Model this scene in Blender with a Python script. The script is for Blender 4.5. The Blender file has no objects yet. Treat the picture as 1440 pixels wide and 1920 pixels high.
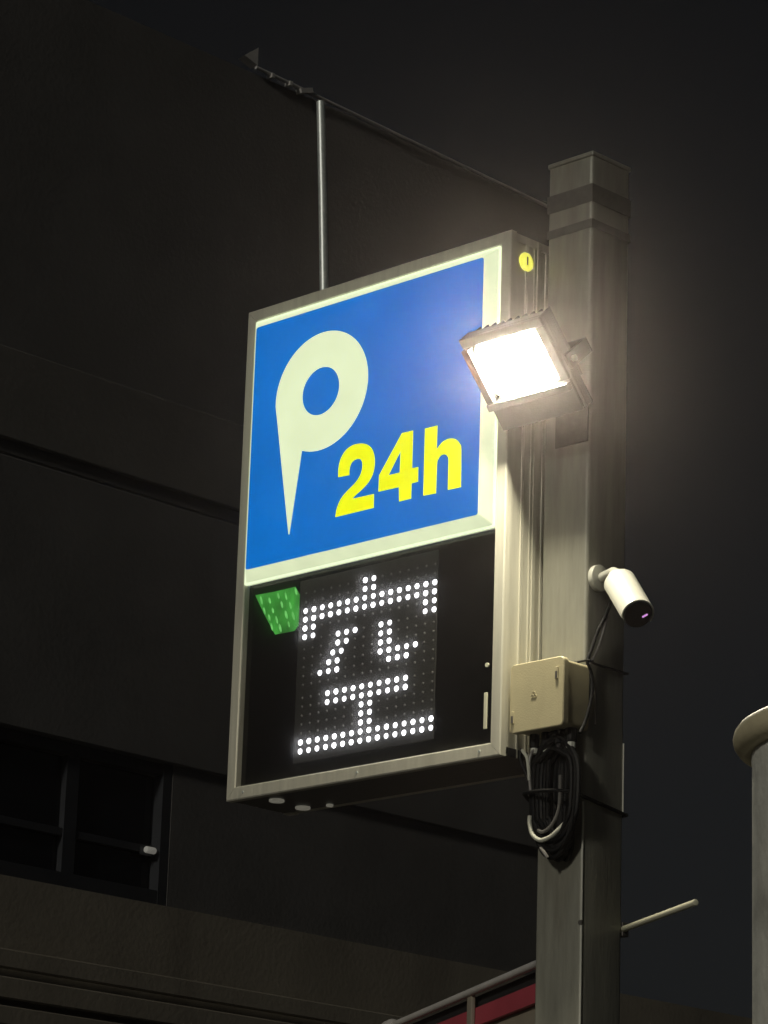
import bpy, bmesh, math, random
from mathutils import Vector, Matrix

random.seed(7)
sc = bpy.context.scene
C = bpy.data.collections.new("night_parking")
sc.collection.children.link(C)

# ------------------------------------------------------------------ camera
Z0 = 3.32                                   # height of the sign's lower edge above the ground
cam_d = bpy.data.cameras.new("camera")
cam = bpy.data.objects.new("camera", cam_d)
C.objects.link(cam)
cam_d.sensor_fit = 'VERTICAL'
cam_d.sensor_height = 24.0
cam_d.lens = 24.0 * 6059.8 / 1920.0
cam_d.clip_start, cam_d.clip_end = 0.05, 400.0
RT, UP, FW = (0.7171, 0.6962, 0.0315), (0.1769, -0.2255, 0.9580), (-0.6741, 0.6815, 0.2849)
cam.matrix_world = Matrix(((RT[0], UP[0], -FW[0], 5.3142), (RT[1], UP[1], -FW[1], -5.8097),
                           (RT[2], UP[2], -FW[2], -1.7190 + Z0), (0, 0, 0, 1)))
sc.camera = cam

# ------------------------------------------------------------------ world, sun, exposure
SUN_TO = Vector((0.18, -0.90, 0.36)).normalized()      # towards the light
world = bpy.data.worlds.new("World")
sc.world = world
world.use_nodes = True
nt = world.node_tree
nt.nodes.clear()
sky = nt.nodes.new("ShaderNodeTexSky")
sky.sky_type = 'NISHITA'
sky.sun_disc = False
sky.sun_elevation = math.asin(SUN_TO.z)
sky.sun_rotation = math.atan2(SUN_TO.x, SUN_TO.y)
hsv = nt.nodes.new("ShaderNodeHueSaturation")
hsv.inputs["Saturation"].default_value = 0.30
bg = nt.nodes.new("ShaderNodeBackground")
bg.inputs["Strength"].default_value = 0.0017
wo = nt.nodes.new("ShaderNodeOutputWorld")
nt.links.new(sky.outputs[0], hsv.inputs["Color"])
nt.links.new(hsv.outputs[0], bg.inputs["Color"])
nt.links.new(bg.outputs[0], wo.inputs["Surface"])

sun_d = bpy.data.lights.new("night_sun", 'SUN')
sun_d.energy = 0.6
sun_d.angle = math.radians(6)
sun_d.color = (1.0, 0.96, 0.82)
sun = bpy.data.objects.new("night_sun", sun_d)
C.objects.link(sun)
sun.rotation_euler = SUN_TO.to_track_quat('Z', 'Y').to_euler()

sc.view_settings.view_transform = 'Standard'
sc.view_settings.look = 'None'
sc.view_settings.exposure = 0.0
sc.view_settings.gamma = 1.0
sc.view_settings.use_curve_mapping = False
sc.render.engine = 'CYCLES'
sc.cycles.max_bounces = 6
sc.cycles.volume_bounces = 0
sc.cycles.sample_clamp_indirect = 4.0
sc.cycles.use_denoising = True

# ------------------------------------------------------------------ materials
def mat(name, col, rough=0.5, metal=0.0, var=0.12, scale=8.0, bump=0.0, bscale=120.0,
        stain=None, stretch=(1, 1, 1), spec=0.5, coat=0.0):
    m = bpy.data.materials.new(name)
    m.use_nodes = True
    n, l = m.node_tree.nodes, m.node_tree.links
    b = n["Principled BSDF"]
    b.inputs["Roughness"].default_value = rough
    b.inputs["Metallic"].default_value = metal
    b.inputs["Specular IOR Level"].default_value = spec
    b.inputs["Coat Weight"].default_value = coat
    tc = n.new("ShaderNodeTexCoord")
    mp = n.new("ShaderNodeMapping")
    mp.inputs["Scale"].default_value = stretch
    l.new(tc.outputs["Object"], mp.inputs["Vector"])
    nz = n.new("ShaderNodeTexNoise")
    nz.inputs["Scale"].default_value = scale
    nz.inputs["Detail"].default_value = 6
    nz.inputs["Roughness"].default_value = 0.6
    l.new(mp.outputs[0], nz.inputs["Vector"])
    rp = n.new("ShaderNodeValToRGB")
    lo, hi = 1.0 - var, 1.0 + var
    rp.color_ramp.elements[0].position, rp.color_ramp.elements[1].position = 0.3, 0.7
    rp.color_ramp.elements[0].color = (col[0] * lo, col[1] * lo, col[2] * lo, 1)
    rp.color_ramp.elements[1].color = (min(1, col[0] * hi), min(1, col[1] * hi), min(1, col[2] * hi), 1)
    l.new(nz.outputs["Fac"], rp.inputs["Fac"])
    out = rp.outputs["Color"]
    if stain:
        s = n.new("ShaderNodeTexNoise")
        s.inputs["Scale"].default_value = stain[1]
        s.inputs["Detail"].default_value = 8
        mp2 = n.new("ShaderNodeMapping")
        mp2.inputs["Scale"].default_value = (1, 1, 0.22)
        l.new(tc.outputs["Object"], mp2.inputs["Vector"])
        l.new(mp2.outputs[0], s.inputs["Vector"])
        r2 = n.new("ShaderNodeValToRGB")
        r2.color_ramp.elements[0].position, r2.color_ramp.elements[1].position = stain[2], stain[2] + 0.16
        r2.color_ramp.elements[0].color, r2.color_ramp.elements[1].color = (0, 0, 0, 1), (stain[3],) * 3 + (1,)
        l.new(s.outputs["Fac"], r2.inputs["Fac"])
        mx = n.new("ShaderNodeMix")
        mx.data_type = 'RGBA'
        l.new(r2.outputs["Color"], mx.inputs[0])
        l.new(out, mx.inputs[6])
        mx.inputs[7].default_value = tuple(stain[0]) + (1,)
        out = mx.outputs[2]
    l.new(out, b.inputs["Base Color"])
    rr = n.new("ShaderNodeMapRange")
    rr.inputs[3].default_value, rr.inputs[4].default_value = max(0.02, rough - 0.08), min(1, rough + 0.08)
    l.new(nz.outputs["Fac"], rr.inputs[0])
    l.new(rr.outputs[0], b.inputs["Roughness"])
    if bump:
        bn = n.new("ShaderNodeTexNoise")
        bn.inputs["Scale"].default_value = bscale
        bn.inputs["Detail"].default_value = 4
        l.new(mp.outputs[0], bn.inputs["Vector"])
        bp = n.new("ShaderNodeBump")
        bp.inputs["Strength"].default_value = bump
        bp.inputs["Distance"].default_value = 0.004
        l.new(bn.outputs["Fac"], bp.inputs["Height"])
        l.new(bp.outputs[0], b.inputs["Normal"])
    return m

def lit(name, col, strength=1.0, base=None, var=0.05, scale=30.0, rough=0.35, stretch=(1, 1, 1), sample=True):
    """a back-lit or self-lit surface: translucent plastic with a slightly uneven glow"""
    m = mat(name, base or [c * 0.5 for c in col], rough, 0, 0.05, scale)
    n, l = m.node_tree.nodes, m.node_tree.links
    b = n["Principled BSDF"]
    tc = n["Texture Coordinate"]
    mp = n.new("ShaderNodeMapping")
    mp.inputs["Scale"].default_value = stretch
    l.new(tc.outputs["Object"], mp.inputs["Vector"])
    nz = n.new("ShaderNodeTexNoise")
    nz.inputs["Scale"].default_value = scale
    nz.inputs["Detail"].default_value = 5
    l.new(mp.outputs[0], nz.inputs["Vector"])
    rp = n.new("ShaderNodeValToRGB")
    rp.color_ramp.elements[0].position, rp.color_ramp.elements[1].position = 0.3, 0.7
    rp.color_ramp.elements[0].color = tuple(c * (1 - var) for c in col) + (1,)
    rp.color_ramp.elements[1].color = tuple(c * (1 + var) for c in col) + (1,)
    l.new(nz.outputs["Fac"], rp.inputs["Fac"])
    l.new(rp.outputs["Color"], b.inputs["Emission Color"])
    b.inputs["Emission Strength"].default_value = strength
    if not sample:
        m.cycles.emission_sampling = 'NONE'
    return m

M = {}
M['alu'] = mat("brushed_aluminium", (0.68, 0.66, 0.56), 0.42, 0.10, 0.10, 40, 0.25, 90, stretch=(1, 1, 0.06),
               stain=((0.22, 0.20, 0.15), 5.0, 0.58, 0.28))
M['pole'] = mat("painted_steel", (0.32, 0.315, 0.268), 0.42, 0.10, 0.20, 26, 0.18, 160, stretch=(1, 1, 0.12),
                stain=((0.13, 0.11, 0.08), 5.0, 0.54, 0.6))
M['dark'] = mat("black_painted_metal", (0.035, 0.035, 0.037), 0.45, 0.2, 0.2, 30, 0.2, 200)
M['band'] = mat("dull_steel_band", (0.16, 0.15, 0.14), 0.5, 0.4, 0.2, 30)
M['black_panel'] = mat("black_acrylic", (0.012, 0.012, 0.013), 0.16, 0, 0.1, 12)
M['module'] = mat("grey_circuit_plate", (0.10, 0.10, 0.095), 0.5, 0, 0.15, 60, 0.3, 200)
M['blue'] = lit("blue_backlit_film", (0.0, 0.140, 0.52), 1.0, (0.0, 0.02, 0.08), 0.08, 5)
M['cream'] = lit("cream_backlit_film", (0.69, 0.79, 0.49), 1.0, (0.5, 0.5, 0.45), 0.04, 12)
M['border'] = lit("white_backlit_acrylic", (0.70, 0.78, 0.50), 1.0, (0.12, 0.12, 0.09), 0.06, 14)
M['flange'] = lit("bright_backlit_edge", (0.88, 1.0, 0.66), 1.0, (0.25, 0.25, 0.2), 0.03, 14)
M['yellow'] = lit("yellow_backlit_film", (0.80, 0.88, 0.0), 1.0, (0.5, 0.45, 0.02), 0.04, 12)
M['plug'] = lit("yellow_backlit_plug", (0.80, 0.80, 0.08), 1.0, (0.5, 0.5, 0.1), 0.1, 30)
M['leak'] = lit("light_leaking_drain", (0.10, 0.095, 0.075), 1.0, (0.3, 0.3, 0.3), 0.2, 60, sample=False)
M['led_on'] = lit("white_led", (1.0, 1.0, 1.05), 6.0, (0.7, 0.7, 0.7), 0.02, 5)
ln_, ll_ = M['led_on'].node_tree.nodes, M['led_on'].node_tree.links
oi = ln_.new("ShaderNodeObjectInfo")
om = ln_.new("ShaderNodeMapRange")
om.inputs[3].default_value, om.inputs[4].default_value = 3.2, 8.5
ll_.new(oi.outputs["Random"], om.inputs[0])
ll_.new(om.outputs[0], ln_["Principled BSDF"].inputs["Emission Strength"])
M['led_off'] = mat("unlit_led", (0.30, 0.30, 0.29), 0.25, 0, 0.1, 40)
M['green'] = lit("green_ghost_glow", (0.055, 0.36, 0.045), 1.0, (0.02, 0.06, 0.02), 0.5, 26, stretch=(1.0, 1, 0.45), sample=False)
M['green_hot'] = lit("bright_ghost_glow", (0.24, 0.80, 0.20), 1.0, (0.02, 0.06, 0.02), 0.3, 60, sample=False)
M['lamp'] = lit("floodlight_lens", (1.0, 0.92, 0.70), 420.0, (0.8, 0.8, 0.8), 0.0, 5)
M['beige'] = mat("beige_plastic", (0.56, 0.50, 0.32), 0.5, 0, 0.06, 14, 0.15, 220, stain=((0.30, 0.25, 0.14), 9.0, 0.62, 0.35))
M['white'] = mat("white_plastic", (0.74, 0.74, 0.66), 0.42, 0, 0.05, 20)
M['ivory'] = mat("ivory_painted_tube", (0.80, 0.78, 0.60), 0.45, 0, 0.06, 20)
M['lens'] = mat("black_lens_glass", (0.008, 0.006, 0.008), 0.08, 0, 0.1, 10, coat=0.5)
M['infrared'] = lit("violet_glow", (0.62, 0.28, 0.66), 1.1, (0.1, 0.05, 0.1), 0.0, 5, sample=False)
M['cable'] = mat("black_cable_sheath", (0.010, 0.010, 0.011), 0.55, 0, 0.2, 60, spec=0.22)
M['grey_cable'] = mat("grey_cable_sheath", (0.20, 0.19, 0.18), 0.4, 0, 0.1, 60)
M['white_cable'] = mat("white_cable_sheath", (0.70, 0.70, 0.60), 0.4, 0, 0.05, 60)
M['galv'] = mat("galvanised_steel", (0.86, 0.94, 0.92), 0.45, 0.6, 0.12, 60)
M['concrete'] = mat("weathered_concrete", (0.74, 0.74, 0.68), 0.8, 0, 0.30, 6, 0.6, 60,
                    stain=((0.24, 0.14, 0.06), 4.0, 0.56, 0.5))
M['rim'] = mat("ochre_painted_rim", (0.74, 0.66, 0.44), 0.5, 0, 0.10, 12, 0.3, 90, stain=((0.20, 0.08, 0.05), 6, 0.62, 0.6))
M['wall_grey'] = mat("grey_mortar_wall", (0.14, 0.135, 0.132), 0.85, 0, 0.15, 1.6, 0.4, 40, stain=((0.10, 0.095, 0.09), 1.2, 0.55, 0.6))
M['wall_brown'] = mat("brown_mortar_wall", (0.31, 0.275, 0.22), 0.85, 0, 0.15, 1.8, 0.4, 40, stain=((0.14, 0.12, 0.10), 1.2, 0.56, 0.6))
M['fascia'] = mat("drab_fascia_paint", (0.165, 0.156, 0.145), 0.85, 0, 0.15, 1.6, 0.4, 40, stain=((0.09, 0.085, 0.075), 1.0, 0.55, 0.6))
M['trim'] = mat("grey_gutter_metal", (0.68, 0.64, 0.60), 0.5, 0.0, 0.1, 10)
M['sash'] = mat("dark_sash_metal", (0.05, 0.053, 0.062), 0.5, 0.2, 0.1, 10)
M['pane'] = mat("dark_window_glass", (0.010, 0.011, 0.014), 0.12, 0, 0.1, 4)
M['pale'] = mat("pale_fitting", (0.62, 0.60, 0.58), 0.5, 0, 0.05, 20)
M['red'] = mat("red_painted_fascia", (0.55, 0.08, 0.11), 0.55, 0, 0.12, 3, stain=((0.22, 0.05, 0.06), 2.0, 0.58, 0.5))
M['kiosk_wall'] = mat("tan_painted_panel", (0.36, 0.31, 0.24), 0.7, 0, 0.1, 3)
M['asphalt'] = mat("asphalt", (0.05, 0.05, 0.05), 0.9, 0, 0.25, 20, 0.6, 80)

glass = bpy.data.materials.new("smoked_glass")
glass.use_nodes = True
gn, gl = glass.node_tree.nodes, glass.node_tree.links
gn.clear()
go = gn.new("ShaderNodeOutputMaterial")
gm = gn.new("ShaderNodeMixShader")
gt = gn.new("ShaderNodeBsdfTransparent")
gt.inputs["Color"].default_value = (0.82, 0.82, 0.82, 1)
gg = gn.new("ShaderNodeBsdfGlossy")
gg.inputs["Roughness"].default_value = 0.12
gf = gn.new("ShaderNodeFresnel")
gf.inputs["IOR"].default_value = 1.4
ge = gn.new("ShaderNodeNewGeometry")
gk = gn.new("ShaderNodeMath")
gk.operation = 'SUBTRACT'
gk.inputs[0].default_value = 1.0
gl.new(ge.outputs["Backfacing"], gk.inputs[1])
gx = gn.new("ShaderNodeMath")
gx.operation = 'MULTIPLY'
gl.new(gf.outputs[0], gx.inputs[0])
gl.new(gk.outputs[0], gx.inputs[1])
gl.new(gx.outputs[0], gm.inputs[0])
gl.new(gt.outputs[0], gm.inputs[1])
gl.new(gg.outputs[0], gm.inputs[2])
gs = gn.new("ShaderNodeBsdfTranslucent")
gs.inputs["Color"].default_value = (0.9, 0.9, 0.9, 1)
gz = gn.new("ShaderNodeTexNoise")
gz.inputs["Scale"].default_value = 14
gz.inputs["Detail"].default_value = 6
gr = gn.new("ShaderNodeMapRange")
gr.inputs[1].default_value, gr.inputs[2].default_value = 0.3, 0.7
gr.inputs[3].default_value, gr.inputs[4].default_value = 0.02, 0.055
gl.new(gz.outputs["Fac"], gr.inputs[0])
gq = gn.new("ShaderNodeMixShader")
gl.new(gr.outputs[0], gq.inputs[0])
gl.new(gm.outputs[0], gq.inputs[1])
gl.new(gs.outputs[0], gq.inputs[2])
gl.new(gq.outputs[0], go.inputs["Surface"])
M['glass'] = glass

# ------------------------------------------------------------------ builders
def thing(name, label, cat, loc=(0, 0, 0), group=None):
    o = bpy.data.objects.new(name, None)
    C.objects.link(o)
    o.location = loc
    o.empty_display_size = 0.1
    o['label'], o['category'] = label, cat
    if group:
        o['group'] = group
    return o

def root_loc(p):
    v = Vector((0, 0, 0))
    while p is not None:
        v += p.location
        p = p.parent
    return v

def obj(name, bm, m, parent=None, smooth=False, kind=None):
    """link a bmesh whose vertices are in world coordinates as one mesh object under parent"""
    bmesh.ops.recalc_face_normals(bm, faces=bm.faces)
    off = root_loc(parent)
    bmesh.ops.translate(bm, verts=bm.verts, vec=-off)
    me = bpy.data.meshes.new(name)
    bm.to_mesh(me)
    bm.free()
    me.materials.append(M[m] if isinstance(m, str) else m)
    if smooth:
        for p in me.polygons:
            p.use_smooth = True
        me.set_sharp_from_angle(angle=math.radians(38))
    o = bpy.data.objects.new(name, me)
    C.objects.link(o)
    o.parent = parent
    if kind:
        o['kind'] = kind
    return o

def tag(o, label, cat, group=None):
    o['label'], o['category'] = label, cat
    if group:
        o['group'] = group
    return o

def box(x0, x1, y0, y1, z0, z1, bev=0.0, seg=2, bm=None, rot=None):
    b = bmesh.new()
    bmesh.ops.create_cube(b, size=1.0)
    bmesh.ops.scale(b, vec=(abs(x1 - x0), abs(y1 - y0), abs(z1 - z0)), verts=b.verts)
    if bev:
        bmesh.ops.bevel(b, geom=b.edges[:], offset=bev, segments=seg, affect='EDGES', profile=0.5)
    if rot is not None:
        bmesh.ops.transform(b, matrix=rot, verts=b.verts)
    bmesh.ops.translate(b, vec=((x0 + x1) / 2, (y0 + y1) / 2, (z0 + z1) / 2), verts=b.verts)
    return merge(bm, b)

def merge(bm, b):
    if bm is None:
        return b
    me = bpy.data.meshes.new("tmp")
    b.to_mesh(me)
    b.free()
    bm.from_mesh(me)
    bpy.data.meshes.remove(me)
    return bm

def cyl(p0, p1, r, r2=None, n=24, bev=0.0, bm=None):
    p0, p1 = Vector(p0), Vector(p1)
    b = bmesh.new()
    d = p1 - p0
    bmesh.ops.create_cone(b, cap_ends=True, segments=n, radius1=r, radius2=r if r2 is None else r2, depth=d.length)
    if bev:
        es = [e for e in b.edges if len(e.link_faces) == 2 and any(len(f.verts) > 4 for f in e.link_faces)]
        bmesh.ops.bevel(b, geom=es, offset=bev, segments=2, affect='EDGES', profile=0.5)
    q = d.normalized().to_track_quat('Z', 'Y').to_matrix().to_4x4()
    bmesh.ops.transform(b, matrix=Matrix.Translation((p0 + p1) / 2) @ q, verts=b.verts)
    return merge(bm, b)

def prism(pts, y0, y1, holes=(), bm=None, wobble=0):
    """outline in (x, z) extruded between y0 (front) and y1; holes are outlines too"""
    b = bmesh.new()
    loops = []
    for lp in [pts] + list(holes):
        vs = [b.verts.new((x, y0, z)) for x, z in lp]
        loops.append(vs)
        for i in range(len(vs)):
            b.edges.new((vs[i], vs[(i + 1) % len(vs)]))
    bmesh.ops.triangle_fill(b, use_beauty=True, use_dissolve=False, edges=b.edges[:])
    r = bmesh.ops.extrude_face_region(b, geom=b.faces[:])
    bmesh.ops.translate(b, vec=(0, y1 - y0, 0), verts=[v for v in r['geom'] if isinstance(v, bmesh.types.BMVert)])
    return merge(bm, b)

def smooth_path(pts, per=8, closed=False):
    P = [Vector(p) for p in pts]
    out = []
    n = len(P)
    rng = range(n) if closed else range(n - 1)
    for i in rng:
        if closed:
            a, b_, c, d = P[(i - 1) % n], P[i], P[(i + 1) % n], P[(i + 2) % n]
        else:
            a, b_, c, d = P[max(i - 1, 0)], P[i], P[i + 1], P[min(i + 2, n - 1)]
        for k in range(per):
            t = k / per
            out.append(0.5 * ((2 * b_) + (c - a) * t + (2 * a - 5 * b_ + 4 * c - d) * t * t + (3 * b_ - a - 3 * c + d) * t ** 3))
    if not closed:
        out.append(P[-1])
    return out

def curve2(pts, per=4):
    """closed smooth outline through (x, z) points"""
    return [(v.x, v.y) for v in smooth_path([(x, z, 0) for x, z in pts], per, True)]

def tube(pts, r, n=10, per=8, closed=False, bm=None, raw=False):
    path = [Vector(p) for p in pts] if raw else smooth_path(pts, per, closed)
    b = bmesh.new()
    rings = []
    ref = Vector((0.31, 0.17, 0.93)).normalized()
    m = len(path)
    for i, p in enumerate(path):
        if closed:
            t = (path[(i + 1) % m] - path[(i - 1) % m]).normalized()
        else:
            t = (path[min(i + 1, m - 1)] - path[max(i - 1, 0)]).normalized()
        u = (ref - t * ref.dot(t))
        if u.length < 1e-3:
            u = Vector((1, 0, 0)) - t * t.x
        u.normalize()
        ref = u
        v = t.cross(u)
        rings.append([b.verts.new(p + r * (math.cos(2 * math.pi * k / n) * u + math.sin(2 * math.pi * k / n) * v)) for k in range(n)])
    for i in range(m if closed else m - 1):
        A, B = rings[i], rings[(i + 1) % m]
        for k in range(n):
            b.faces.new((A[k], A[(k + 1) % n], B[(k + 1) % n], B[k]))
    if not closed:
        b.faces.new(rings[0])
        b.faces.new(rings[-1][::-1])
    return merge(bm, b)

def lathe(profile, centre, n=48, bm=None):
    """profile: (radius, z) list turned about a vertical axis"""
    b = bmesh.new()
    rings = [[b.verts.new((centre[0] + r * math.cos(2 * math.pi * k / n), centre[1] + r * math.sin(2 * math.pi * k / n), z))
              for k in range(n)] for r, z in profile]
    for A, B in zip(rings[:-1], rings[1:]):
        for k in range(n):
            b.faces.new((A[k], A[(k + 1) % n], B[(k + 1) % n], B[k]))
    b.faces.new(rings[0][::-1])
    b.faces.new(rings[-1])
    return merge(bm, b)

def quadmesh(rings, close=True):
    """skin between successive equal-length loops of points"""
    b = bmesh.new()
    R = [[b.verts.new(p) for p in r] for r in rings]
    for A, B in zip(R[:-1], R[1:]):
        n = len(A)
        for k in range(n if close else n - 1):
            b.faces.new((A[k], A[(k + 1) % n], B[(k + 1) % n], B[k]))
    return b, R

# ------------------------------------------------------------------ setting: ground
g = obj('ground', box(-45, 25, -25, 45, -0.3, 0.0), 'asphalt', kind='structure')

# ------------------------------------------------------------------ far house behind the sign
house = thing('house', 'dark two storey house behind the sign, its eave line sloping across the upper dark', 'house', (-6.0, 3.0, 0))
X = -6.0
obj('upper_wall', box(-12, X, -8.0, 7.05, 4.80, 8.42), 'wall_grey', house)
obj('lower_wall', box(-12, X + 0.02, -8.0, 16.0, 0, 4.12), 'wall_brown', house)
obj('window_wall', box(-12, X, 4.26, 7.05, 4.121, 4.799), 'wall_grey', house)
obj('room_back', box(-12, X - 0.35, -8.0, 4.259, 4.121, 4.799), 'sash', house)
obj('fascia_board', box(X + 0.001, X + 0.035, -8.0, 7.0, 6.14, 6.58, 0.006, 1), 'fascia', house)
obj('fascia_board', box(X + 0.001, X + 0.028, -8.0, 7.0, 4.80, 6.06, 0.006, 1), 'wall_grey', house)
obj('shadow_gap', box(X + 0.001, X + 0.006, -8.0, 7.0, 6.080, 6.125), 'wall_grey', house)
roof = obj('roof', box(-12.2, X - 0.01, -8.0, 7.05, 8.4205, 8.50), 'wall_grey', house)
obj('gutter', tube([(X + 0.012, 4.57, 8.525), (X + 0.012, 7.12, 8.455)], 0.010, 10, 4), 'pale', roof, True)
tip = bmesh.new()
vs = [tip.verts.new(p) for p in ((X + 0.02, 4.48, 8.560), (X + 0.02, 4.575, 8.535), (X + 0.02, 4.575, 8.635),
                                 (X - 0.04, 4.49, 8.560), (X - 0.04, 4.58, 8.535), (X - 0.04, 4.58, 8.625))]
for f in ((0, 1, 2), (5, 4, 3), (0, 3, 4, 1), (1, 4, 5, 2), (2, 5, 3, 0)):
    tip.faces.new([vs[i] for i in f])
obj('eave_end', tip, 'pale', roof)
for y, z, ln in ((4.67, 8.56, 0.02), (4.80, 8.53, 0.02), (4.88, 8.49, 0.09)):
    obj('roof_clip', box(X - 0.01, X + 0.03, y, y + ln, 8.5005, 8.525, rot=Matrix.Rotation(0.35 if ln > 0.05 else 0, 4, 'X')), 'pale', roof)
win = obj('window', box(X - 0.10, X - 0.02, -3.0, 4.24, 4.745, 4.7985), 'sash', house)
obj('window_sill', box(X - 0.10, X - 0.005, -3.0, 4.24, 4.122, 4.19), 'sash', win)
obj('mullion', box(X - 0.105, X - 0.003, 4.203, 4.2592, 4.121, 4.7985), 'sash', win)
for y in (0.9, 2.3, 3.63):
    obj('mullion', box(X - 0.09, X - 0.03, y, y + 0.075, 4.192, 4.743), 'sash', win)
for y0, y1 in ((0.98, 2.295), (2.38, 3.625), (3.71, 4.195)):
    obj('pane', box(X - 0.075, X - 0.065, y0, y1, 4.195, 4.74), 'pane', win)
    obj('transom', box(X - 0.064, X - 0.035, y0, y1, 4.365, 4.40), 'sash', win)
z = 3.78
for k in range(5):                       # lapped boards low on the wall
    b = box(X + 0.062, X + 0.10 + 0.012 * (k % 2), -4.0, 9.0, z - 0.085 - 0.012 * (k % 2), z, 0.006, 1)
    obj('siding_board', b, 'wall_brown', house)
    z -= 0.125
wl = thing('glow_knob', 'small pale knob made to glow beside the dark window of the house', 'knob', (-6.0, 4.15, 4.36))
obj('knob_cap', cyl((X - 0.012, 4.12, 4.375), (X - 0.012, 4.18, 4.375), 0.016, bev=0.006), lit("faint_knob_glow", (0.11, 0.105, 0.09), 1.0, (0.5, 0.5, 0.5)), wl, True)  # pale knob, its glow put in to stand for reflected light
obj('knob_base', box(X - 0.0295, X - 0.0285, 4.10, 4.19, 4.35, 4.40), 'sash', wl)

# ------------------------------------------------------------------ shop canopy low behind the pole
D1 = Vector((-0.8674, 0.4976, 0)).normalized()          # along the canopy, away from the camera
N1 = Vector((-D1.y, D1.x, 0))                           # towards its back
if N1.y < 0:
    N1 = -N1
CP = Vector((-1.35, 1.70, 0))                           # near end
def cbox(s0, s1, n0, n1, z0, z1, bev=0.0):
    mtx = Matrix(((D1.x, N1.x, 0, CP.x), (D1.y, N1.y, 0, CP.y), (0, 0, 1, 0), (0, 0, 0, 1)))
    b = box(s0, s1, n0, n1, z0, z1, bev)
    bmesh.ops.transform(b, matrix=mtx, verts=b.verts)
    return b
can = thing('shop_canopy', 'red banded shop canopy with a grey top rail, low behind the sign post', 'canopy', CP + D1 * 0.8)
ZC = 3.135
obj('fascia', cbox(-0.06, 1.62, 0.0, 0.10, ZC - 0.112, ZC - 0.052), 'red', can)
obj('shade_strip', cbox(-0.06, 1.62, 0.012, 0.10, ZC - 0.050, ZC - 0.010), 'dark', can)
obj('wall_panel', cbox(-0.06, 1.58, 0.02, 0.10, 0, ZC - 0.114), 'kiosk_wall', can)
rl = [CP + D1 * s + N1 * (-0.015) + Vector((0, 0, ZC)) for s in (-0.06, 0.5, 1.0, 1.64)]
obj('top_rail', tube(rl, 0.013, 10, 4), 'trim', can, True)
kp = CP + D1 * 1.64 - N1 * 0.015 + Vector((0, 0, ZC - 0.005))
obj('rail_end', cyl(kp - D1 * 0.01, kp + D1 * 0.07, 0.030, bev=0.01), 'trim', can, True)
obj('strap', cbox(0.70, 0.75, -0.016, -0.001, ZC - 0.118, ZC - 0.008, 0.004), 'kiosk_wall', can)

# ------------------------------------------------------------------ sign post
PX0, PX1, PY0, PY1 = 0.018, 0.172, 0.1213, 0.2740
post = thing('sign_post', 'tall square steel post carrying the lit parking sign and floodlight', 'post', ((PX0 + PX1) / 2, (PY0 + PY1) / 2, 0))
b = bmesh.new()
zz = (0.02, Z0 - 0.45, Z0 + 0.25, Z0 + 1.60)
R = []
rc = 0.011
for z in zz:
    ring = []
    for cx, cy, a0 in ((PX1 - rc, PY1 - rc, 0), (PX0 + rc, PY1 - rc, 90), (PX0 + rc, PY0 + rc, 180), (PX1 - rc, PY0 + rc, 270)):
        for k in range(5):
            a = math.radians(a0 + 22.5 * k)
            ring.append((cx + rc * math.cos(a), cy + rc * math.sin(a), z))
    R.append(ring)
b, RR = quadmesh(R)
b.faces.new(RR[0][::-1])
b.faces.new(RR[-1])
obj('tube', b, 'pole', post, True)
obj('post_cap', box(PX0 - 0.002, PX1 + 0.002, PY0 - 0.002, PY1 + 0.002, Z0 + 1.601, Z0 + 1.615, 0.004), 'pole', post)
def band(z0, z1, name='clamp_band', m='band', t=0.0015):
    bm = box(PX0 - t, PX1 + t, PY0 - t, PY0 - 0.0005, z0, z1)
    bm = box(PX0 - t, PX1 + t, PY1 + 0.0005, PY1 + t, z0, z1, bm=bm)
    bm = box(PX0 - t, PX0 - 0.0005, PY0 - 0.0003, PY1 + 0.0003, z0, z1, bm=bm)
    bm = box(PX1 + 0.0005, PX1 + t, PY0 - 0.0003, PY1 + 0.0003, z0, z1, bm=bm)
    return obj(name, bm, m, post)
band(Z0 + 1.472, Z0 + 1.522)
band(Z0 + 1.400, Z0 + 1.424)
obj('seam_screw', cyl((PX1 - 0.004, PY0 - 0.004, Z0 - 0.418), (PX1 - 0.004, PY0 + 0.003, Z0 - 0.418), 0.006, n=12), 'band', post, True)
obj('edge_strip', tube([(PX1 - 0.0010, PY0 - 0.0012, 0.03), (PX1 - 0.0010, PY0 - 0.0012, Z0 - 0.424)], 0.0026, 8, 1), 'white', post, True)
obj('edge_strip', tube([(PX1 - 0.0010, PY0 - 0.0012, Z0 - 0.412), (PX1 - 0.0010, PY0 - 0.0012, Z0 - 0.118)], 0.0026, 8, 1), 'white', post, True)
obj('edge_strip', tube([(PX1 + 0.0005, PY1 - 0.004, Z0 - 0.120), (PX1 + 0.0005, PY1 - 0.004, Z0 + 0.055)], 0.0020, 8, 1), 'white', post, True)  # white strip standing for the highlight on the back right corner
obj('base_plate', box(-0.06, 0.25, 0.04, 0.355, 0.004, 0.024, 0.003), 'pole', post)
for sx in (-0.03, 0.22):
    for sy in (0.07, 0.325):
        obj('anchor_bolt', cyl((sx, sy, 0.024), (sx, sy, 0.06), 0.011, n=6), 'galv', post)

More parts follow.
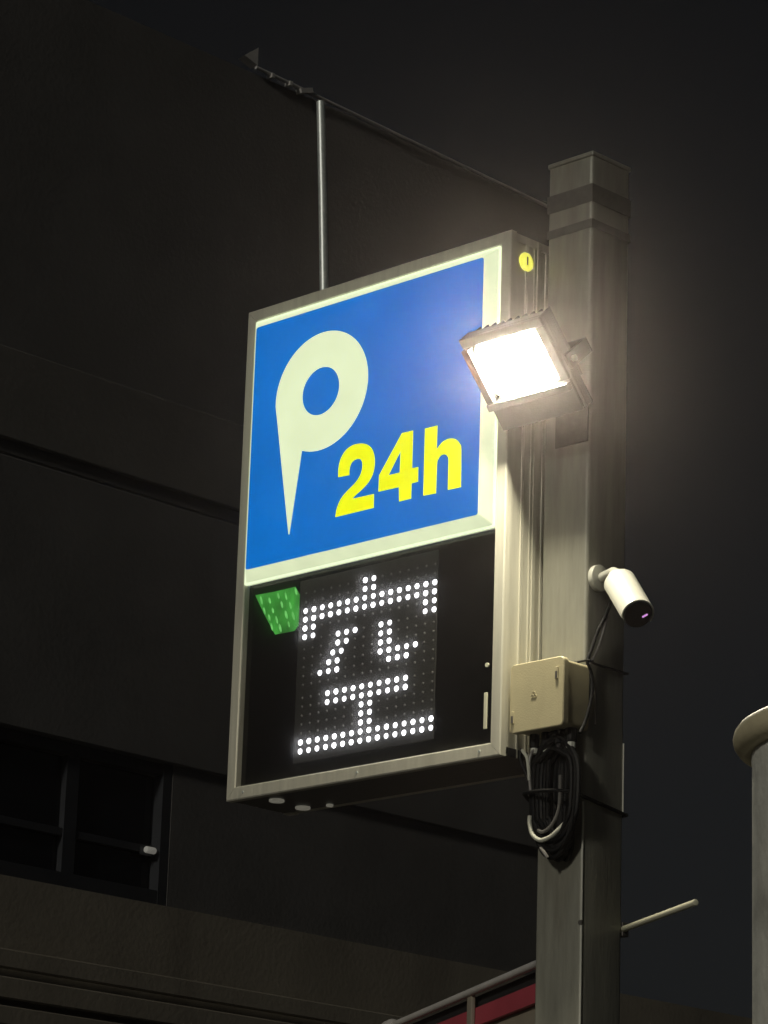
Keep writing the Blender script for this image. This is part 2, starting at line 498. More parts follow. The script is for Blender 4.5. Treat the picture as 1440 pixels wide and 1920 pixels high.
# ------------------------------------------------------------------ parking sign
W, H, DP = 0.997, 1.40, 0.24
sign = thing('parking_sign', 'double sided lit parking sign with blue 24h panel above a white LED kanji display', 'parking sign', (-W / 2, DP / 2, Z0))
FR = 0.036
def rail(pts_o, pts_i):
    """mitred front rail between outer pts and inner pts, with a chamfered nose and a return"""
    (a, b_), (c, d) = pts_o, pts_i
    bm = bmesh.new()
    def P(q, y):
        return (q[0], y, q[1] + Z0)
    L = lambda p, q, t: (p[0] + (q[0] - p[0]) * t, p[1] + (q[1] - p[1]) * t)
    prof0 = [(a, 0.022), (a, 0.003), (L(a, c, .09), 0.0), (L(a, c, .90), 0.0), (c, 0.004), (c, 0.022)]
    prof1 = [(b_, 0.022), (b_, 0.003), (L(b_, d, .09), 0.0), (L(b_, d, .90), 0.0), (d, 0.004), (d, 0.022)]
    v0 = [bm.verts.new(P(q, y)) for q, y in prof0]
    v1 = [bm.verts.new(P(q, y)) for q, y in prof1]
    n = len(v0)
    for k in range(n):
        bm.faces.new((v0[k], v0[(k + 1) % n], v1[(k + 1) % n], v1[k]))
    bm.faces.new(v0)
    bm.faces.new(v1[::-1])
    return bm
e = 0.0006                                             # hairline mitre gap
o00, o10, o11, o01 = (-W, 0), (0, 0), (0, H), (-W, H)
i00, i10, i11, i01 = (-W + FR, FR), (-FR, FR), (-FR, H - FR), (-W + FR, H - FR)
def sh(p, dx, dz): return (p[0] + dx, p[1] + dz)
obj('frame_rail', rail((sh(o00, e, 0), sh(o10, -e, 0)), (sh(i00, e, 0), sh(i10, -e, 0))), 'alu', sign)
obj('frame_rail', rail((sh(o10, 0, e), sh(o11, 0, -e)), (sh(i10, 0, e), sh(i11, 0, -e))), 'alu', sign)
obj('frame_rail', rail((sh(o11, -e, 0), sh(o01, e, 0)), (sh(i11, -e, 0), sh(i01, e, 0))), 'alu', sign)
obj('frame_rail', rail((sh(o01, 0, -e), sh(o00, 0, e)), (sh(i01, 0, -e), sh(i00, 0, e))), 'alu', sign)
obj('rear_frame', merge(box(-W, -W + FR, DP - 0.022, DP, Z0, Z0 + H), merge(box(-FR, 0, DP - 0.022, DP, Z0, Z0 + H),
    merge(box(-W + FR + .0005, -FR - .0005, DP - 0.022, DP, Z0 + 0.0032, Z0 + FR), box(-W + FR + .0005, -FR - .0005, DP - 0.022, DP, Z0 + H - FR, Z0 + H)))), 'alu', sign)
for s, nm in ((0, 'side_panel'), (-1, 'side_panel')):
    x1 = -0.005 if s == 0 else -W + 0.025
    x0 = -0.025 if s == 0 else -W + 0.005
    obj(nm, box(x0, x1, 0.0225, DP - 0.0225, Z0 + 0.026, Z0 + H - 0.026), 'alu', sign)
    for (ya, yb, pr) in ((0.024, 0.030, 0.003), (0.062, 0.067, 0.0035), (0.070, 0.074, 0.0025), (0.096, 0.100, 0.0025), (0.107, 0.1185, 0.004), (0.140, 0.147, 0.003), (0.20, 0.207, 0.003)):
        if s == 0:
            rb = box(x1 + 0.0003, x1 + pr, ya, yb, Z0 + 0.003, Z0 + H - 0.003)
        else:
            rb = box(x0 - pr, x0 - 0.0003, ya, yb, Z0 + 0.003, Z0 + H - 0.003)
        obj('side_rib', rb, 'alu', sign)
obj('top_panel', box(-W + 0.002, -0.002, 0.0225, DP - 0.0225, Z0 + H - 0.025, Z0 + H - 0.003), 'alu', sign)
bp = obj('bottom_panel', box(-W + 0.002, -0.002, 0.0225, DP - 0.0225, Z0 + 0.003, Z0 + 0.025), 'dark', sign)
for x, y in ((-0.873, 0.072), (-0.885, 0.182), (-0.80, 0.20)):
    obj('drain_cap', cyl((x, y, Z0 - 0.004), (x, y, Z0 + 0.0028), 0.021 if x < -0.85 else 0.010, n=20, bev=0.002), 'leak', bp, True)

# upper pan face: flange, sloping border, blue face (front and back)
PT, PB, PL, PR = Z0 + 1.3625, Z0 + 0.5970, -W + 0.0366, -0.0364
BV, PP_ = 0.0318, 0.0288
def pan(front):
    sgn = -1 if front else 1
    y0 = 0.0 if front else DP
    def ring(ins, y, r=0.0):
        xs0, xs1, z0, z1 = PL + ins, PR - ins, PB + ins, PT - ins
        if not r:
            return [(xs0, y, z0), (xs1, y, z0), (xs1, y, z1), (xs0, y, z1)]
        out = []
        for cx, cz, a0 in ((xs0 + r, z0 + r, 180), (xs1 - r, z0 + r, 270), (xs1 - r, z1 - r, 0), (xs0 + r, z1 - r, 90)):
            for k in range(5):
                a = math.radians(a0 + 22.5 * k)
                out.append((cx + r * math.cos(a), y, cz + r * math.sin(a)))
        return out
    ya = y0 + sgn * 0.001
    bm, _ = quadmesh([ring(0.0, y0 - sgn * 0.012, .004), ring(0.0, ya, .004), ring(0.006, ya + sgn * 0.0005, .004)])
    fl = obj('face_flange', bm, 'flange', sign)
    bm, _ = quadmesh([ring(0.0062, ya + sgn * 0.0007, .005), ring(0.010, ya + sgn * 0.004, .005), ring(BV - 0.004, y0 + sgn * (PP_ - 0.003), .008), ring(BV, y0 + sgn * PP_, .008)])
    bd = obj('face_border', bm, 'border', sign)
    bm, RR = quadmesh([ring(BV + 0.0003, y0 + sgn * (PP_ + 0.0001), .008), ring(BV + 0.003, y0 + sgn * (PP_ + 0.0006), .007)])
    bm.faces.new(RR[-1])
    return obj('sign_face', bm, 'blue', sign)
face = pan(True)
pan(False)
yF0, yF1 = -PP_ - 0.0022, -PP_ - 0.0009
# letter P: a ring drawn out to a point at its lower left
cxP, czP, rxP, rzP = -0.6572, 1.0866, 0.1772, 0.1690
outer = []
for k in range(61):
    a = math.radians(-112 + (183 + 112) * k / 60)
    outer.append((cxP + rxP * math.cos(a), Z0 + czP + rzP * math.sin(a)))
outer += [(-0.8255, Z0 + 1.035), (-0.8155, Z0 + 0.982), (-0.7984, Z0 + 0.8896), (-0.7622, Z0 + 0.7000), (-0.7596, Z0 + 0.7000)]
hole = [(-0.6590 + 0.0712 * math.cos(2 * math.pi * k / 48), Z0 + 1.0868 + 0.0678 * math.sin(2 * math.pi * k / 48)) for k in range(48)]
obj('letter', prism(outer, yF0, yF1, [hole]), 'cream', face)
TWO = [(-0.5787, 0.8266), (-0.5793, 0.8471), (-0.575, 0.8695), (-0.5641, 0.8877), (-0.5472, 0.9003), (-0.5241, 0.9065), (-0.4948, 0.9044), (-0.4712, 0.8953), (-0.4539, 0.8788), (-0.4452, 0.8569), (-0.4435, 0.835), (-0.4489, 0.8116), (-0.4626, 0.7927), (-0.485, 0.7769), (-0.5076, 0.7654), (-0.5246, 0.7556), (-0.4425, 0.7539), (-0.4419, 0.7159), (-0.5841, 0.7163), (-0.5801, 0.7386), (-0.5658, 0.7634), (-0.5433, 0.7808), (-0.5168, 0.7959), (-0.4983, 0.8125), (-0.4902, 0.8297), (-0.4889, 0.8439), (-0.4934, 0.8572), (-0.5045, 0.8637), (-0.52, 0.863), (-0.5321, 0.8553), (-0.5373, 0.8418), (-0.5376, 0.8245)]
FOUR = [(-0.3455, 0.903), (-0.3058, 0.9021), (-0.3054, 0.798), (-0.2829, 0.7973), (-0.2825, 0.7576), (-0.3056, 0.757), (-0.3058, 0.716), (-0.3482, 0.7155), (-0.3506, 0.7556), (-0.4258, 0.7571), (-0.4248, 0.8021)]
TRI = [(-0.3484, 0.8549), (-0.391, 0.7956), (-0.3493, 0.7952)]
HH = [(-0.2618, 0.8983), (-0.2179, 0.8978), (-0.2184, 0.8305), (-0.2084, 0.8412), (-0.1922, 0.8507), (-0.172, 0.8528), (-0.1516, 0.847), (-0.1376, 0.8335), (-0.1304, 0.8129), (-0.1288, 0.7134), (-0.1737, 0.7144), (-0.1742, 0.7907), (-0.1777, 0.8049), (-0.1871, 0.8127), (-0.2001, 0.8136), (-0.2101, 0.8062), (-0.2158, 0.7904), (-0.2167, 0.7133), (-0.2611, 0.7152)]
def soften(pts, thr=0.72):
    """insert curve points on gentle bends, keep sharp corners"""
    n = len(pts)
    P = [Vector((x, z)) for x, z in pts]
    def corner(i):
        a, b_ = (P[i] - P[i - 1]).normalized(), (P[(i + 1) % n] - P[i]).normalized()
        return a.dot(b_) < thr
    out = []
    for i in range(n):
        p0, p1, p2, p3 = P[i - 1], P[i], P[(i + 1) % n], P[(i + 2) % n]
        out.append((p1.x, p1.y + Z0))
        if (p2 - p1).length > 0.045:
            continue
        if corner(i): p0 = p1
        if corner((i + 1) % n): p3 = p2
        for t in (0.25, 0.5, 0.75):
            q = 0.5 * ((2 * p1) + (p2 - p0) * t + (2 * p0 - 5 * p1 + 4 * p2 - p3) * t * t + (3 * p1 - p0 - 3 * p2 + p3) * t ** 3)
            out.append((q.x, q.y + Z0))
    return out
up = lambda L: [(x, z + Z0) for x, z in L]
obj('digit', prism(soften(TWO), yF0, yF1), 'yellow', face)
obj('digit', prism(up(FOUR), yF0, yF1, [up(TRI)]), 'yellow', face)
obj('letter', prism(soften(HH), yF0, yF1), 'yellow', face)

# lower display: black panel, LED module, smoked glass
obj('display_panel', box(-W + FR + 0.0004, -FR - 0.0004, 0.0200, 0.0218, Z0 + FR + 0.0004, Z0 + 0.5955), 'black_panel', sign)
obj('mid_rail', box(-W + FR + 0.0004, -FR - 0.0004, 0.0222, 0.0300, Z0 + 0.560, Z0 + 0.640), 'dark', sign)
mod = obj('led_module', box(-0.7585, -0.2465, 0.0165, 0.0198, Z0 + 0.0755, Z0 + 0.5780, 0.001, 1), 'module', sign)
lit_dots = set()
A = [0.5366 - 0.02425 * k for k in range(6)]
B = [0.4055 - 0.0244 * k for k in range(5)]
G = [0.2835]
Cz = [0.2480 - 0.0242 * k for k in range(7)]
rows = A + B + G + Cz
def on(r, cols):
    for c in cols: lit_dots.add((r, c))
on(0, (7, 8)); on(1, (7, 8)); on(2, range(16)); on(3, range(16)); on(4, (0, 1, 14, 15)); on(5, (0, 1, 14, 15))
on(6, (4, 5, 6, 9, 10)); on(7, (4, 5, 9, 10)); on(8, (3.45, 4.45, 9, 10)); on(9, (3, 4, 9, 10, 11, 12, 13)); on(10, (2, 3, 4, 10, 11, 12))
on(12, range(3, 13)); on(13, range(3, 13))
for r in (14, 15, 16): on(r, (7, 8))
on(17, range(16)); on(18, range(16))
colx = lambda c: -0.7253 + 0.03176 * c
def dome(r, h, n=12):
    b = bmesh.new()
    rings = []
    for t in (0.0, 0.55, 0.9):
        rr, yy = r * math.cos(t * 1.25), -h * math.sin(t * 1.25)
        rings.append([b.verts.new((rr * math.cos(2 * math.pi * k / n), yy, rr * math.sin(2 * math.pi * k / n))) for k in range(n)])
    for P_, Q_ in zip(rings[:-1], rings[1:]):
        for k in range(n):
            b.faces.new((P_[k], P_[(k + 1) % n], Q_[(k + 1) % n], Q_[k]))
    b.faces.new(rings[-1])
    bmesh.ops.recalc_face_normals(b, faces=b.faces)
    return b
def mesh_of(b, name, m):
    me = bpy.data.meshes.new(name)
    b.to_mesh(me); b.free()
    me.materials.append(M[m])
    return me
me_on, me_off = mesh_of(dome(0.0076, 0.004), 'lit_led', 'led_on'), mesh_of(dome(0.0040, 0.003, 8), 'unlit_led', 'led_off')
base = root_loc(mod)
def led(c, r, on_):
    o = bpy.data.objects.new('led', me_on if on_ else me_off)
    C.objects.link(o)
    o.parent = mod
    o.location = Vector((colx(c) - 0.0068, 0.0163, Z0 + rows[r] + 0.0034)) - base
for r, c in sorted(lit_dots):
    led(c, r, True)
for r in range(len(rows)):
    for c in range(16):
        if r in (4, 5) and 2 <= c <= 13 and r == 5: continue
        if all(abs(c - cc) > 0.8 for rr, cc in lit_dots if rr == r):
            led(c, r, False)
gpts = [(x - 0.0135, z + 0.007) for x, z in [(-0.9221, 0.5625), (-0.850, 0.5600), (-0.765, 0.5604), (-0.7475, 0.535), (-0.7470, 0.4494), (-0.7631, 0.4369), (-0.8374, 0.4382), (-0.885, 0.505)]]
gr_ = obj('green_ghost', prism(up(gpts), 0.0188, 0.0198), 'green', sign)  # glowing patch imitating the floodlight's lens ghost, not a lamp of the sign
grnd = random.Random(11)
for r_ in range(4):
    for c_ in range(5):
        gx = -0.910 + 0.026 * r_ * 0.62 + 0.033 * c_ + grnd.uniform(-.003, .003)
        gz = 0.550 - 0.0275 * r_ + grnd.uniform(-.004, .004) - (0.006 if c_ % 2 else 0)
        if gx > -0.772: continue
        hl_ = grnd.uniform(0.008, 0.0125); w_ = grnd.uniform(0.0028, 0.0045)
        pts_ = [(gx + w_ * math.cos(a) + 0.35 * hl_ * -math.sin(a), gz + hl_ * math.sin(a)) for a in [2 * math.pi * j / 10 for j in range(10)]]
        obj('ghost_streak', prism(up(pts_), 0.0178, 0.0186), 'green_hot', gr_)
obj('display_glass', box(-W + FR + 0.0003, -FR - 0.0003, 0.0012, 0.0030, Z0 + FR + 0.0003, Z0 + 0.5958), 'glass', sign)
obj('lock_handle', box(-0.0560, -0.0455, -0.0035, 0.0009, Z0 + 0.072, Z0 + 0.166, 0.0012, 2), 'ivory', sign)
obj('key_lock', cyl((-0.049, -0.003, Z0 + 0.237), (-0.049, 0.0008, Z0 + 0.237), 0.006, n=14), 'ivory', sign, True)
pg = obj('hole_plug', cyl((-0.0048, 0.063, Z0 + 1.3275), (0.001, 0.063, Z0 + 1.3275), 0.0255, n=28, bev=0.002), 'plug', sign, True)
obj('plug_slot', box(0.0011, 0.0025, 0.061, 0.067, Z0 + 1.318, Z0 + 1.342, 0.0006, 1), 'band', pg)
for x in (-0.93, -0.5, -0.07):
    obj('frame_screw', cyl((x, -0.0018, Z0 + 0.018), (x, 0.0005, Z0 + 0.018), 0.0035, n=10), 'galv', sign, True)
for z in (0.22, 1.18):                                   # brackets that bolt the cabinet to the post
    obj('mount_bracket', box(0.0003, 0.0178, 0.15, 0.225, Z0 + z - 0.05, Z0 + z + 0.05), 'band', sign)

rod = thing('antenna_rod', 'thin pale rod rising from the top of the lit sign', 'rod', (-0.82, 0.12, Z0 + 1.40))
obj('mast', tube([(-0.8130, 0.12, Z0 + 1.40), (-0.838, 0.12, Z0 + 1.75), (-0.8615, 0.12, Z0 + 2.045)], 0.0125, 12, 6), 'galv', rod, True)
obj('rod_base', cyl((-0.813, 0.12, Z0 + 1.3975), (-0.813, 0.12, Z0 + 1.415), 0.020, n=16, bev=0.003), 'dark', rod, True)

# ------------------------------------------------------------------ floodlight
th = math.radians(42)
FC = Vector((0.1363, -0.12, Z0 + 0.9659))
nF = Vector((0, -math.cos(th), -math.sin(th)))
uF = Vector((0, -math.sin(th), math.cos(th)))
FM = Matrix(((1, uF.x, -nF.x, FC.x), (0, uF.y, -nF.y, FC.y), (0, uF.z, -nF.z, FC.z), (0, 0, 0, 1)))   # local x, up, back
flood = thing('floodlight', 'blazing white square floodlight tilted down in front of the sign post', 'floodlight', FC)
def fbox(x0, x1, u0, u1, b0, b1, bev=0.0, seg=2, bm=None):
    b = box(x0, x1, u0, u1, b0, b1, bev, seg)
    bmesh.ops.transform(b, matrix=FM, verts=b.verts)
    return merge(bm, b)
def rounded(hw, hh, r, w, n=6):
    out = []
    for cx, cy, a0 in ((hw - r, hh - r, 0), (-hw + r, hh - r, 90), (-hw + r, -hh + r, 180), (hw - r, -hh + r, 270)):
        for k in range(n):
            a = math.radians(a0 + 90 * k / (n - 1))
            out.append(FM @ Vector((cx + r * math.cos(a), cy + r * math.sin(a), w)))
    return out
bm = fbox(-0.138, 0.138, -0.164, 0.102, 0.006, 0.045, 0.006)
house_f = obj('housing', bm, 'dark', flood)
bm = bmesh.new()
def bez(x0, x1, u0, u1):
    global bm
    bm = fbox(x0, x1, u0, u1, -0.004, 0.0055, 0.002, 1, bm)
bez(-0.137, 0.137, 0.0755, 0.101); bez(-0.137, -0.1085, -0.0755, 0.0750); bm = fbox(-0.1325, -0.1090, -0.0785, 0.0750, -0.020, -0.0042, 0.003, 2, bm); bez(0.1085, 0.137, -0.0755, 0.0750); bez(-0.137, 0.137, -0.163, -0.0760)  # left lip added to block lamp light from the sign's border
bm = fbox(-0.137, 0.137, -0.100, -0.0790, -0.022, -0.0045, 0.004, 2, bm)
obj('bezel', bm, 'dark', flood)
bm, RR = quadmesh([rounded(0.1082, 0.0752, 0.020, 0.0056), rounded(0.1080, 0.0750, 0.020, 0.0012), rounded(0.1035, 0.0705, 0.018, 0.0008)])
obj('lens_edge', bm, lit("lens_edge_glow", (1.0, 0.90, 0.62), 2.2, (0.6, 0.6, 0.6), 0.0, 5, sample=False), flood)
bm, RR = quadmesh([rounded(0.1034, 0.0704, 0.018, 0.0060), rounded(0.1034, 0.0704, 0.018, 0.0009)])
bm.faces.new(RR[-1])
obj('lens', bm, 'lamp', flood)
for k in range(10):
    x = -0.117 + 0.026 * k
    obj('cooling_fin', fbox(x - 0.003, x + 0.003, -0.095, 0.098, 0.0455, 0.075, 0.001, 1), 'dark', flood)
obj('driver_box', fbox(-0.06, 0.06, -0.160, -0.099, 0.0455, 0.085, 0.004), 'dark', flood)
# arm: yoke bolted to a plate on the post
bm = fbox(-0.150, -0.142, -0.055, -0.015, 0.010, 0.105, 0.001, 1)
bm = fbox(0.142, 0.150, -0.055, -0.015, 0.010, 0.105, 0.001, 1, bm)
bm = fbox(-0.150, 0.150, -0.055, -0.015, 0.1055, 0.1125, 0.001, 1, bm)
yk = obj('yoke', bm, 'dark', flood)
for s in (-1, 1):
    obj('yoke_bolt', cyl(FM @ Vector((s * 0.136, -0.035, 0.03)), FM @ Vector((s * 0.158, -0.035, 0.03)), 0.009, n=6), 'galv', yk)
yc = FM @ Vector((0, -0.035, 0.115))
obj('arm', tube([yc, yc + Vector((-0.02, 0.05, -0.02)), (0.13, PY0 - 0.03, yc.z - 0.09), (0.115, PY0 - 0.006, yc.z - 0.10)], 0.014, 12, 6), 'dark', flood, True)
obj('arm_plate', box(0.062, 0.172, PY0 - 0.006, PY0 - 0.0006, Z0 + 0.815, Z0 + 0.93, 0.001, 1), 'band', flood)

# ------------------------------------------------------------------ junction box on the post
BX0, BX1, BYF, BZ0, BZ1 = 0.0106, 0.1890, 0.0200, Z0 + 0.0545, Z0 + 0.2310
jb = thing('junction_box', 'square beige junction box strapped to the post beside the display', 'junction box', ((BX0 + BX1) / 2, 0.07, BZ0))
def rbox(x0, x1, z0, z1, y0, y1, r):
    rings = []
    def rg(ins, y):
        out = []
        rr = r
        for cx, cz, a0 in ((x1 - r, z1 - r, 0), (x0 + r, z1 - r, 90), (x0 + r, z0 + r, 180), (x1 - r, z0 + r, 270)):
            for k in range(6):
                a = math.radians(a0 + 18 * k)
                out.append((cx + (rr - ins) * math.cos(a), y, cz + (rr - ins) * math.sin(a)))
        return out
    b, RR = quadmesh([rg(0.0025, y0), rg(0.0, y0 + 0.0025), rg(0.0, y1)])
    b.faces.new(RR[0]); b.faces.new(RR[-1][::-1])
    return b
obj('box_body', rbox(BX0 + 0.005, BX1 - 0.005, BZ0 + 0.005, BZ1 - 0.005, BYF + 0.0185, PY0 - 0.0006, 0.010), 'beige', jb, True)
cv = obj('cover', rbox(BX0, BX1, BZ0, BZ1, BYF, BYF + 0.018, 0.013), 'beige', jb, True)
for lx, lz in ((BX1 - 0.022, BZ1 - 0.042), (BX0 + 0.012, BZ0 + 0.040)):
    obj('latch', box(lx - 0.005, lx + 0.005, BYF - 0.0035, BYF - 0.0003, lz - 0.016, lz + 0.016, 0.0012), 'beige', cv)
    obj('latch_slot', box(lx - 0.0035, lx + 0.0035, BYF - 0.0041, BYF - 0.0036, lz - 0.014, lz + 0.004), 'band', cv)
cxm, czm = (BX0 + BX1) / 2 - 0.008, (BZ0 + BZ1) / 2
bm = None
for k in range(3):
    a = math.radians(90 + 120 * k)
    c = Vector((cxm + 0.0052 * math.cos(a), 0, czm + 0.0052 * math.sin(a)))
    ring = [(c.x + 0.0042 * math.cos(t), BYF - 0.0006, c.z + 0.0042 * math.sin(t)) for t in [2 * math.pi * j / 14 for j in range(14)]]
    bm = tube(ring, 0.0009, 6, 1, True, bm, raw=True)
obj('emblem', bm, 'beige', cv, True)
for gx, gm_, gr in ((0.047, 'white', 0.012), (0.085, 'white', 0.012), (0.130, 'cable', 0.014), (0.168, 'white', 0.015)):
    gd = obj('cable_gland', cyl((gx, 0.075, BZ0 - 0.030), (gx, 0.075, BZ0 + 0.0045), gr, n=8, bev=0.002), 'cable', jb, True)
    obj('gland_nut', cyl((gx, 0.075, BZ0 - 0.046), (gx, 0.075, BZ0 - 0.0305), gr * 0.8, n=8, bev=0.002), gm_, gd, True)

# ------------------------------------------------------------------ coiled cable under the box
coil = thing('cable_coil', 'bundle of coiled black cable hanging below the junction box', 'cable coil', (0.115, 0.085, Z0 - 0.26))
rnd = random.Random(3)
for k in range(34):
    w = max(0.012, 0.074 - 0.0021 * k + rnd.uniform(-0.008, 0.005))
    zt, zb = Z0 + 0.03 + rnd.uniform(-0.03, 0.02), Z0 - 0.262 + rnd.uniform(0.0, 0.055)
    y = 0.066 + 0.0017 * k + rnd.uniform(-0.003, 0.003)
    cx = 0.118 + rnd.uniform(-0.012, 0.012)
    zm = -0.09 + Z0
    y = min(y, 0.108)
    pts = [(cx - w * .55, y, zt - .01), (cx - w, y + .003, zm + .06), (cx - w * .95, y, zm - .06), (cx - w * .8, y, zb + .05), (cx - w * .35, y, zb + .008), (cx + w * .2, y, zb),
           (cx + w * .75, y, zb + .035), (cx + w, y, zm - .05), (cx + w * .95, y + .004, zm + .06), (cx + w * .5, y, zt), (cx, y, zt + .012)]
    obj('cable_loop', tube(pts, 0.0062, 8, 6, True), 'cable', coil, True)
obj('cable_loop', tube([(0.0500, 0.060, Z0 - 0.150), (0.0505, 0.060, Z0 - 0.172), (0.063, 0.058, Z0 - 0.200), (0.090, 0.057, Z0 - 0.216), (0.122, 0.058, Z0 - 0.210), (0.140, 0.060, Z0 - 0.198), (0.155, 0.070, Z0 - 0.18)], 0.0058, 10, 8), 'white_cable', coil, True)
obj('cable_loop', tube([(0.150, 0.058, Z0 - 0.06), (0.148, 0.057, Z0 - 0.14), (0.128, 0.056, Z0 - 0.180), (0.100, 0.056, Z0 - 0.196), (0.080, 0.058, Z0 - 0.190)], 0.0045, 8, 8), 'grey_cable', coil, True)
obj('cable_tail', tube([(0.090, 0.058, Z0 - 0.235), (0.105, 0.055, Z0 - 0.250), (0.112, 0.058, Z0 - 0.262)], 0.005, 8, 6), 'grey_cable', coil, True)
obj('cable_tail', tube([(0.012, 0.07, Z0 + 0.022), (0.022, 0.062, Z0 + 0.016), (0.040, 0.058, Z0 - 0.006), (0.046, 0.06, Z0 - 0.06)], 0.0045, 8, 6), 'white_cable', coil, True)
obj('cable_tail', tube([(0.052, 0.075, Z0 + 0.024), (0.046, 0.064, Z0 + 0.005), (0.044, 0.060, Z0 - 0.03), (0.050, 0.062, Z0 - 0.09)], 0.0045, 8, 6), 'grey_cable', coil, True)
obj('cable_tail', tube([(0.004, 0.075, Z0 + 0.028), (0.006, 0.070, Z0 + 0.0), (0.022, 0.068, Z0 - 0.03), (0.048, 0.068, Z0 - 0.075)], 0.005, 8, 6), 'cable', coil, True)
strap = tag(obj('cable_strap', tube([(0.045, 0.050, Z0 - 0.094), (0.110, 0.045, Z0 - 0.096), (0.176, 0.070, Z0 - 0.102), (0.1790, 0.112, Z0 - 0.108), (0.1772, 0.20, Z0 - 0.118), (0.1770, 0.262, Z0 - 0.126), (0.166, 0.2795, Z0 - 0.128), (0.03, 0.2795, Z0 - 0.125), (0.0125, 0.262, Z0 - 0.118), (0.0125, 0.12, Z0 - 0.105), (0.030, 0.065, Z0 - 0.096)], 0.0050, 8, 6, True), 'cable', None, True),
    'black strap tying the cable coil round the steel post', 'strap')

# ------------------------------------------------------------------ security camera
sec = thing('security_camera', 'white bullet security camera pointing down beside the steel post', 'security camera', (PX1, 0.19, Z0 + 0.455))
F0 = Vector((0.4143, 0.0326, Z0 + 0.301))
ax = Vector((0.6503, -0.3282, -0.6849)).normalized()
R0 = F0 - ax * 0.165
obj('camera_body', cyl(R0 + ax * 0.004, F0 - ax * 0.004, 0.0370, n=40, bev=0.006), 'white', sec, True)
# sun hood: half shell over the top and sides
upv = (Vector((0, 0, 1)) - ax * ax.z).normalized()
side = ax.cross(upv).normalized()
def arc(c, r, a0=-118, a1=118, n=28):
    return [tuple(c + r * (math.cos(math.radians(a0 + (a1 - a0) * k / n)) * upv + math.sin(math.radians(a0 + (a1 - a0) * k / n)) * side)) for k in range(n + 1)]
bm, RR = quadmesh([arc(R0 + ax * 0.012, 0.0385), arc(R0 + ax * 0.010, 0.0412), arc(F0 + ax * 0.000, 0.0412, -112, 112), arc(F0 + ax * 0.0005, 0.0385, -112, 112)], close=False)
obj('sun_hood', bm, 'white', sec, True)
obj('lens_ring', cyl(F0 - ax * 0.0035, F0 + ax * 0.0025, 0.0368, n=40, bev=0.001), 'dark', sec, True)
ln = obj('lens_window', cyl(F0 + ax * 0.0027, F0 + ax * 0.0040, 0.0340, n=40), 'lens', sec, True)
q = F0 + ax * 0.0046 + side * 0.0
rgt = Vector(RT)
upc = (Vector(UP) - ax * Vector(UP).dot(ax)).normalized()
rgc = (rgt - ax * rgt.dot(ax)).normalized()
for i in range(3):
    c = q + rgc * (0.0128 + 0.0042 * i) - upc * (0.0050 - 0.0022 * i)
    obj('infrared_led', cyl(c, c + ax * 0.001, 0.0028, n=12), 'infrared', ln, True)
obj('wall_base', cyl((PX1 + 0.0006, 0.157, Z0 + 0.459), (PX1 + 0.016, 0.157, Z0 + 0.459), 0.034, n=36, bev=0.002), 'white', sec, True)
obj('arm', tube([(PX1 + 0.02, 0.157, Z0 + 0.459), (PX1 + 0.05, 0.150, Z0 + 0.462), (PX1 + 0.085, 0.128, Z0 + 0.455), tuple(R0 - ax * 0.012)], 0.013, 12, 6), 'white', sec, True)
obj('arm_collar', cyl(R0 - ax * 0.022, R0 + ax * 0.003, 0.024, 0.034, n=28, bev=0.002), 'white', sec, True)
tag(obj('camera_cable', tube([tuple(R0 - ax * 0.02 + Vector((0, 0, -0.01))), (0.235, 0.150, Z0 + 0.405), (0.205, 0.158, Z0 + 0.360), (0.193, 0.142, Z0 + 0.318), (0.186, 0.130, Z0 + 0.275), (0.1815, 0.118, Z0 + 0.235), (0.186, 0.128, Z0 + 0.20), (0.187, 0.128, Z0 + 0.15), (0.188, 0.105, Z0 + 0.082), (0.190, 0.082, Z0 + 0.045)], 0.0048, 8, 8), 'cable', None, True),
    'black cable drooping from the security camera down past the junction box', 'cable')
tag(obj('camera_cable', tube([(0.203, 0.166, Z0 + 0.36), (0.198, 0.160, Z0 + 0.328), (0.192, 0.150, Z0 + 0.285), (0.185, 0.132, Z0 + 0.242), (0.1835, 0.122, Z0 + 0.225), (0.1800, 0.150, Z0 + 0.17), (0.1795, 0.152, Z0 + 0.08)], 0.0042, 8, 8), 'grey_cable', None, True),
    'short grey cable beside the black one, bowed outward from the post', 'cable')
tag(obj('cable_tie', tube([(0.030, 0.1175, Z0 + 0.236), (0.165, 0.1170, Z0 + 0.238), (0.1840, 0.1140, Z0 + 0.238), (0.1900, 0.126, Z0 + 0.236), (0.178, 0.15, Z0 + 0.236), (0.1752, 0.262, Z0 + 0.236), (0.168, 0.2775, Z0 + 0.236), (0.02, 0.2775, Z0 + 0.236), (0.0145, 0.262, Z0 + 0.236), (0.0145, 0.130, Z0 + 0.236)], 0.003, 8, 4, True), 'cable', None, True),
    'black tie holding the camera cables against the post, level with the junction box top', 'cable tie')

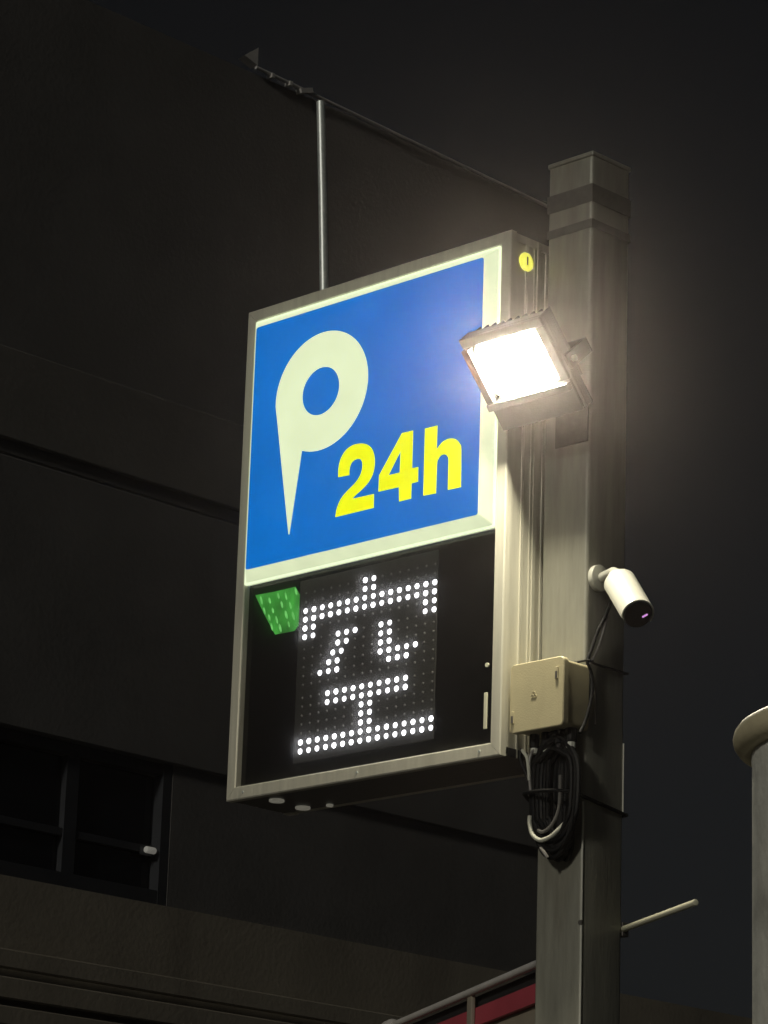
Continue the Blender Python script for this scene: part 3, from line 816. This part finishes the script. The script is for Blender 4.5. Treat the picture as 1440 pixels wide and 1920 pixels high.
# ------------------------------------------------------------------ rod sticking out of the post
s0 = Vector((0.160, 0.286, Z0 - 0.4115))
dr = Vector((0.8674, -0.4976, 0.0))
pr = thing('support_rod', 'short ivory rod sticking out from the right of the post, low down', 'rod', s0)
sl = Vector((0, 0, -0.0100))
obj('bar', cyl(s0 - dr * 0.02, s0 + dr * 0.502 + sl, 0.0078, n=16, bev=0.003), 'ivory', pr, True)
obj('clip', box(0.120, 0.1720, 0.2744, 0.2985, Z0 - 0.430, Z0 - 0.395, 0.002), 'band', pr)

# ------------------------------------------------------------------ concrete column at the right edge
ZR = Z0 - 0.628
cc = Vector((2.2743, -1.9044, 0)) + 0.285 * Vector((0.7171, 0.6962, 0)).normalized()
col = thing('concrete_column', 'grey concrete column with a pale ochre rounded rim at the right edge', 'column', (cc.x, cc.y, 0))
obj('shaft', lathe([(0.282, 0.0), (0.285, 1.0), (0.285, ZR - 0.02), (0.287, ZR)], cc, 64), 'concrete', col, True)
prof = [(0.286, ZR + 0.0005)]
for k in range(9):
    a = math.radians(-95 + 190 * k / 8)
    prof.append((0.292 + 0.023 * math.cos(a), ZR + 0.0245 + 0.0235 * math.sin(a)))
prof += [(0.20, ZR + 0.046)]
obj('rim', lathe(prof, cc, 64), 'rim', col, True)
obj('top_block', box(cc.x - 0.20, cc.x + 0.2, cc.y - 0.2, cc.y + 0.2, ZR + 0.047, ZR + 0.088, 0.004, rot=Matrix.Rotation(math.radians(45), 4, 'Z')), 'sash', col)

# ------------------------------------------------------------------ haze added to imitate lens bloom, round the lamp and the whole place
hz = bpy.data.materials.new("lens_bloom_haze")
hz.use_nodes = True
hn, hl = hz.node_tree.nodes, hz.node_tree.links
hn.clear()
ho = hn.new("ShaderNodeOutputMaterial")
hv = hn.new("ShaderNodeVolumePrincipled")
hv.inputs["Color"].default_value = (1.0, 0.87, 0.86, 1)
hv.inputs["Density"].default_value = 0.0020
hv.inputs["Anisotropy"].default_value = 0.97
hl.new(hv.outputs[0], ho.inputs["Volume"])
M['haze'] = hz
obj('haze', box(-46, 26, -26, 46, -1.3, 9.2), 'haze', None, kind='stuff')
